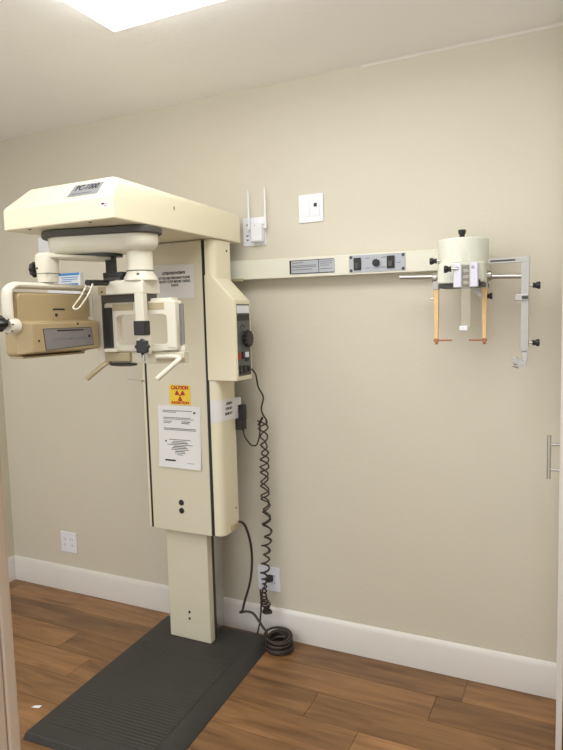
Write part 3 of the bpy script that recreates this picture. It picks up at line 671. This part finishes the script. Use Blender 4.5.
# upper ruled bar to the right and the hanging upright
ub = P(); ub.box(-0.300, -0.142, -0.162, -0.150, 1.626, 1.644)
rbar = ub.build('ruled_bar', ALU, ce, bevel=0.001)
P().box(-0.272, -0.19, -0.1628, -0.161, 1.632, 1.638).build('scale_marks', DGREY, rbar)
for x in (-0.292,):
    P().box(x-0.010, x+0.006, -0.168, -0.148, 1.620, 1.650).build('bar_clamp', DGREY, rbar, bevel=0.002)
up_ = P(); up_.box(-0.171, -0.152, -0.160, -0.148, 1.320, 1.632)
ur = up_.build('upright', ALU, ce, bevel=0.001)
P().box(-0.1525, -0.146, -0.166, -0.144, 1.330, 1.648).build('upright_flange', ALU, ur, bevel=0.0008)
P().box(-0.190, -0.146, -0.170, -0.146, 1.496, 1.518).build('slider', CHROME, ur, bevel=0.002)
P().box(-0.168, -0.148, -0.1715, -0.168, 1.500, 1.512).build('slider_pad', DGREY, ur)
for z in (1.546, 1.352): knob(ur, (-0.143, -0.155, z), (1, -0.1, 0), 0.0125, 0.022, BLACK, 'clamp_knob', stem=0.010)
q = P(); q.box(-0.168, -0.150, -0.160, -0.148, 1.290, 1.325); q.box(-0.180, -0.152, -0.174, -0.150, 1.270, 1.296); q.box(-0.200, -0.180, -0.168, -0.156, 1.284, 1.302); q.cyl((-0.166, -0.15, 1.285), (-0.166, -0.185, 1.285), 0.009, n=14); q.cyl((-0.196, -0.16, 1.275), (-0.176, -0.16, 1.268), 0.006, n=12)
q.build('foot_clamp', CHROME, ur, bevel=0.001)

# ================================================================ cords
hs = thing('hand_switch', (-1.30, -0.13, 1.0), 'black hand switch hanging on the side of the column with its thin lead', 'hand switch')
P().box(-1.312, -1.284, -0.135, -0.106, 1.025, 1.090).build('switch_grip', BLACK, hs, bevel=0.004)
P().box(-1.3245, -1.288, -0.142, -0.104, 0.982, 1.030).build('switch_body', BLACK, hs, bevel=0.004)
P().tube(smooth_path([(-1.300, -0.12, 0.992), (-1.294, -0.118, 0.955), (-1.278, -0.114, 0.927), (-1.262, -0.112, 0.912), (-1.240, -0.110, 0.915), (-1.226, -0.110, 0.948), (-1.220, -0.110, 0.985), (-1.220, -0.110, 1.010), (-1.211, -0.112, 1.024)], 6), 0.0034, 8).build('lead', CABLE, hs)
P().cyl((-1.226, -0.110, 1.002), (-1.204, -0.116, 1.038), 0.0055, n=10).build('lead_plug', BLACK, hs)

cc_ = thing('coiled_cord', (-1.24, -0.07, 0.15), 'long black coiled cord hanging from the control panel in front of the lower outlet', 'cord')
pts = smooth_path([(-1.222, -0.166, 1.250), (-1.212, -0.150, 1.225), (-1.212, -0.13, 1.17), (-1.200, -0.11, 1.125), (-1.216, -0.10, 1.075), (-1.214, -0.09, 1.045), (-1.203, -0.08, 1.020), (-1.207, -0.075, 1.000)], 6)
axis = [(-1.226, -0.075, 1.015), (-1.222, -0.07, 0.90), (-1.225, -0.07, 0.80), (-1.228, -0.07, 0.70), (-1.224, -0.065, 0.60), (-1.227, -0.06, 0.50), (-1.230, -0.070, 0.40), (-1.236, -0.078, 0.30), (-1.240, -0.080, 0.22), (-1.236, -0.078, 0.17), (-1.228, -0.076, 0.145)]
ax = smooth_path(axis, 20); tot = len(ax)
def helix(phase, up_to, dr, wob, dper=0.0):
    out = []; a = phase
    for i, c in enumerate(ax[:up_to]):
        f = i/(tot-1)
        per = (12.0+dper) if f < 0.5 else 8.0 if f < 0.68 else 5.2
        r_ = (0.0175+0.004*math.sin(i*0.21+wob)+0.003*math.sin(i*0.83+wob*3)) if f < 0.5 else (0.016+0.005*math.sin(i*0.3+wob)+0.003*math.sin(i*1.1))
        if 0.70 < f < 0.80: r_ = 0.010
        nx_ = ax[min(i+1, tot-1)]
        for k in range(6):
            b = c.lerp(nx_, k/6)
            out.append(Vector((b.x+(r_+dr)*math.cos(a), b.y+(r_+dr)*math.sin(a)*0.8, b.z))); a -= 2*PI/per/6
    return out
P().tube(pts + helix(1.0, tot, 0, 0), 0.0036, 6).build('coil', CABLE, cc_)
P().tube(helix(3.4, int(tot*0.82), -0.001, 0.9, 0.9), 0.0034, 6).build('return_coil', CABLE, cc_)

pc = thing('power_cable', (-1.2, -0.1, 0.0), 'black power cable running from the column bottom to a round bundle on the floor', 'cable')
cb = smooth_path([(-1.322, -0.15, 0.575), (-1.305, -0.14, 0.570), (-1.297, -0.12, 0.535), (-1.290, -0.10, 0.46), (-1.292, -0.09, 0.37), (-1.310, -0.085, 0.27), (-1.340, -0.085, 0.18), (-1.350, -0.088, 0.140), (-1.362, -0.09, 0.126), (-1.335, -0.086, 0.134), (-1.30, -0.084, 0.132), (-1.262, -0.100, 0.112), (-1.235, -0.110, 0.09), (-1.218, -0.112, 0.075), (-1.20, -0.140, 0.068)], 6)
P().tube(cb, 0.0056, 8).build('lead', CABLE, pc)
bp = []
bc = Vector((-1.163, -0.100, 0))
for i in range(6*28+1):
    a = 2*PI*i/28
    r_ = 0.054+0.007*math.sin(i*0.09+0.6)
    z_ = 0.0055+0.058*(0.5+0.5*math.sin(i*0.033-1.4))+0.006*math.sin(a+i*0.02)
    bp.append((bc.x+r_*math.cos(a+2.4)+0.004*math.sin(i*0.05), bc.y+r_*0.98*math.sin(a+2.4), max(z_, 0.005)))
P().tube(bp, 0.0052, 8).build('bundle', CABLE, pc)
bp = []
for i in range(5*28+1):
    a = -2*PI*i/28
    r_ = 0.052+0.006*math.cos(i*0.07)
    bp.append((bc.x+r_*math.cos(a), bc.y+r_*math.sin(a), 0.0055+0.0098*i/28+0.004*math.sin(a*1.0)+0.004))
P().tube(bp, 0.0052, 8).build('bundle', CABLE, pc)
P().tube(smooth_path([(-1.262, -0.075, 0.245), (-1.258, -0.078, 0.18), (-1.262, -0.088, 0.10), (-1.272, -0.10, 0.045)], 6), 0.0042, 8).build('lead', CABLE, pc)
# scrap of paper on the floor
sc = P().hull([(-1.860, -0.845, 0.0004), (-1.828, -0.835, 0.0004), (-1.826, -0.822, 0.003), (-1.856, -0.83, 0.0004), (-1.842, -0.832, 0.005)]).build('paper_scrap', PAPER)
tag(sc, 'tiny white scrap on the wooden floor left of the black base', 'scrap')

for o in bpy.data.objects:
    if '_loc' in o: del o['_loc']
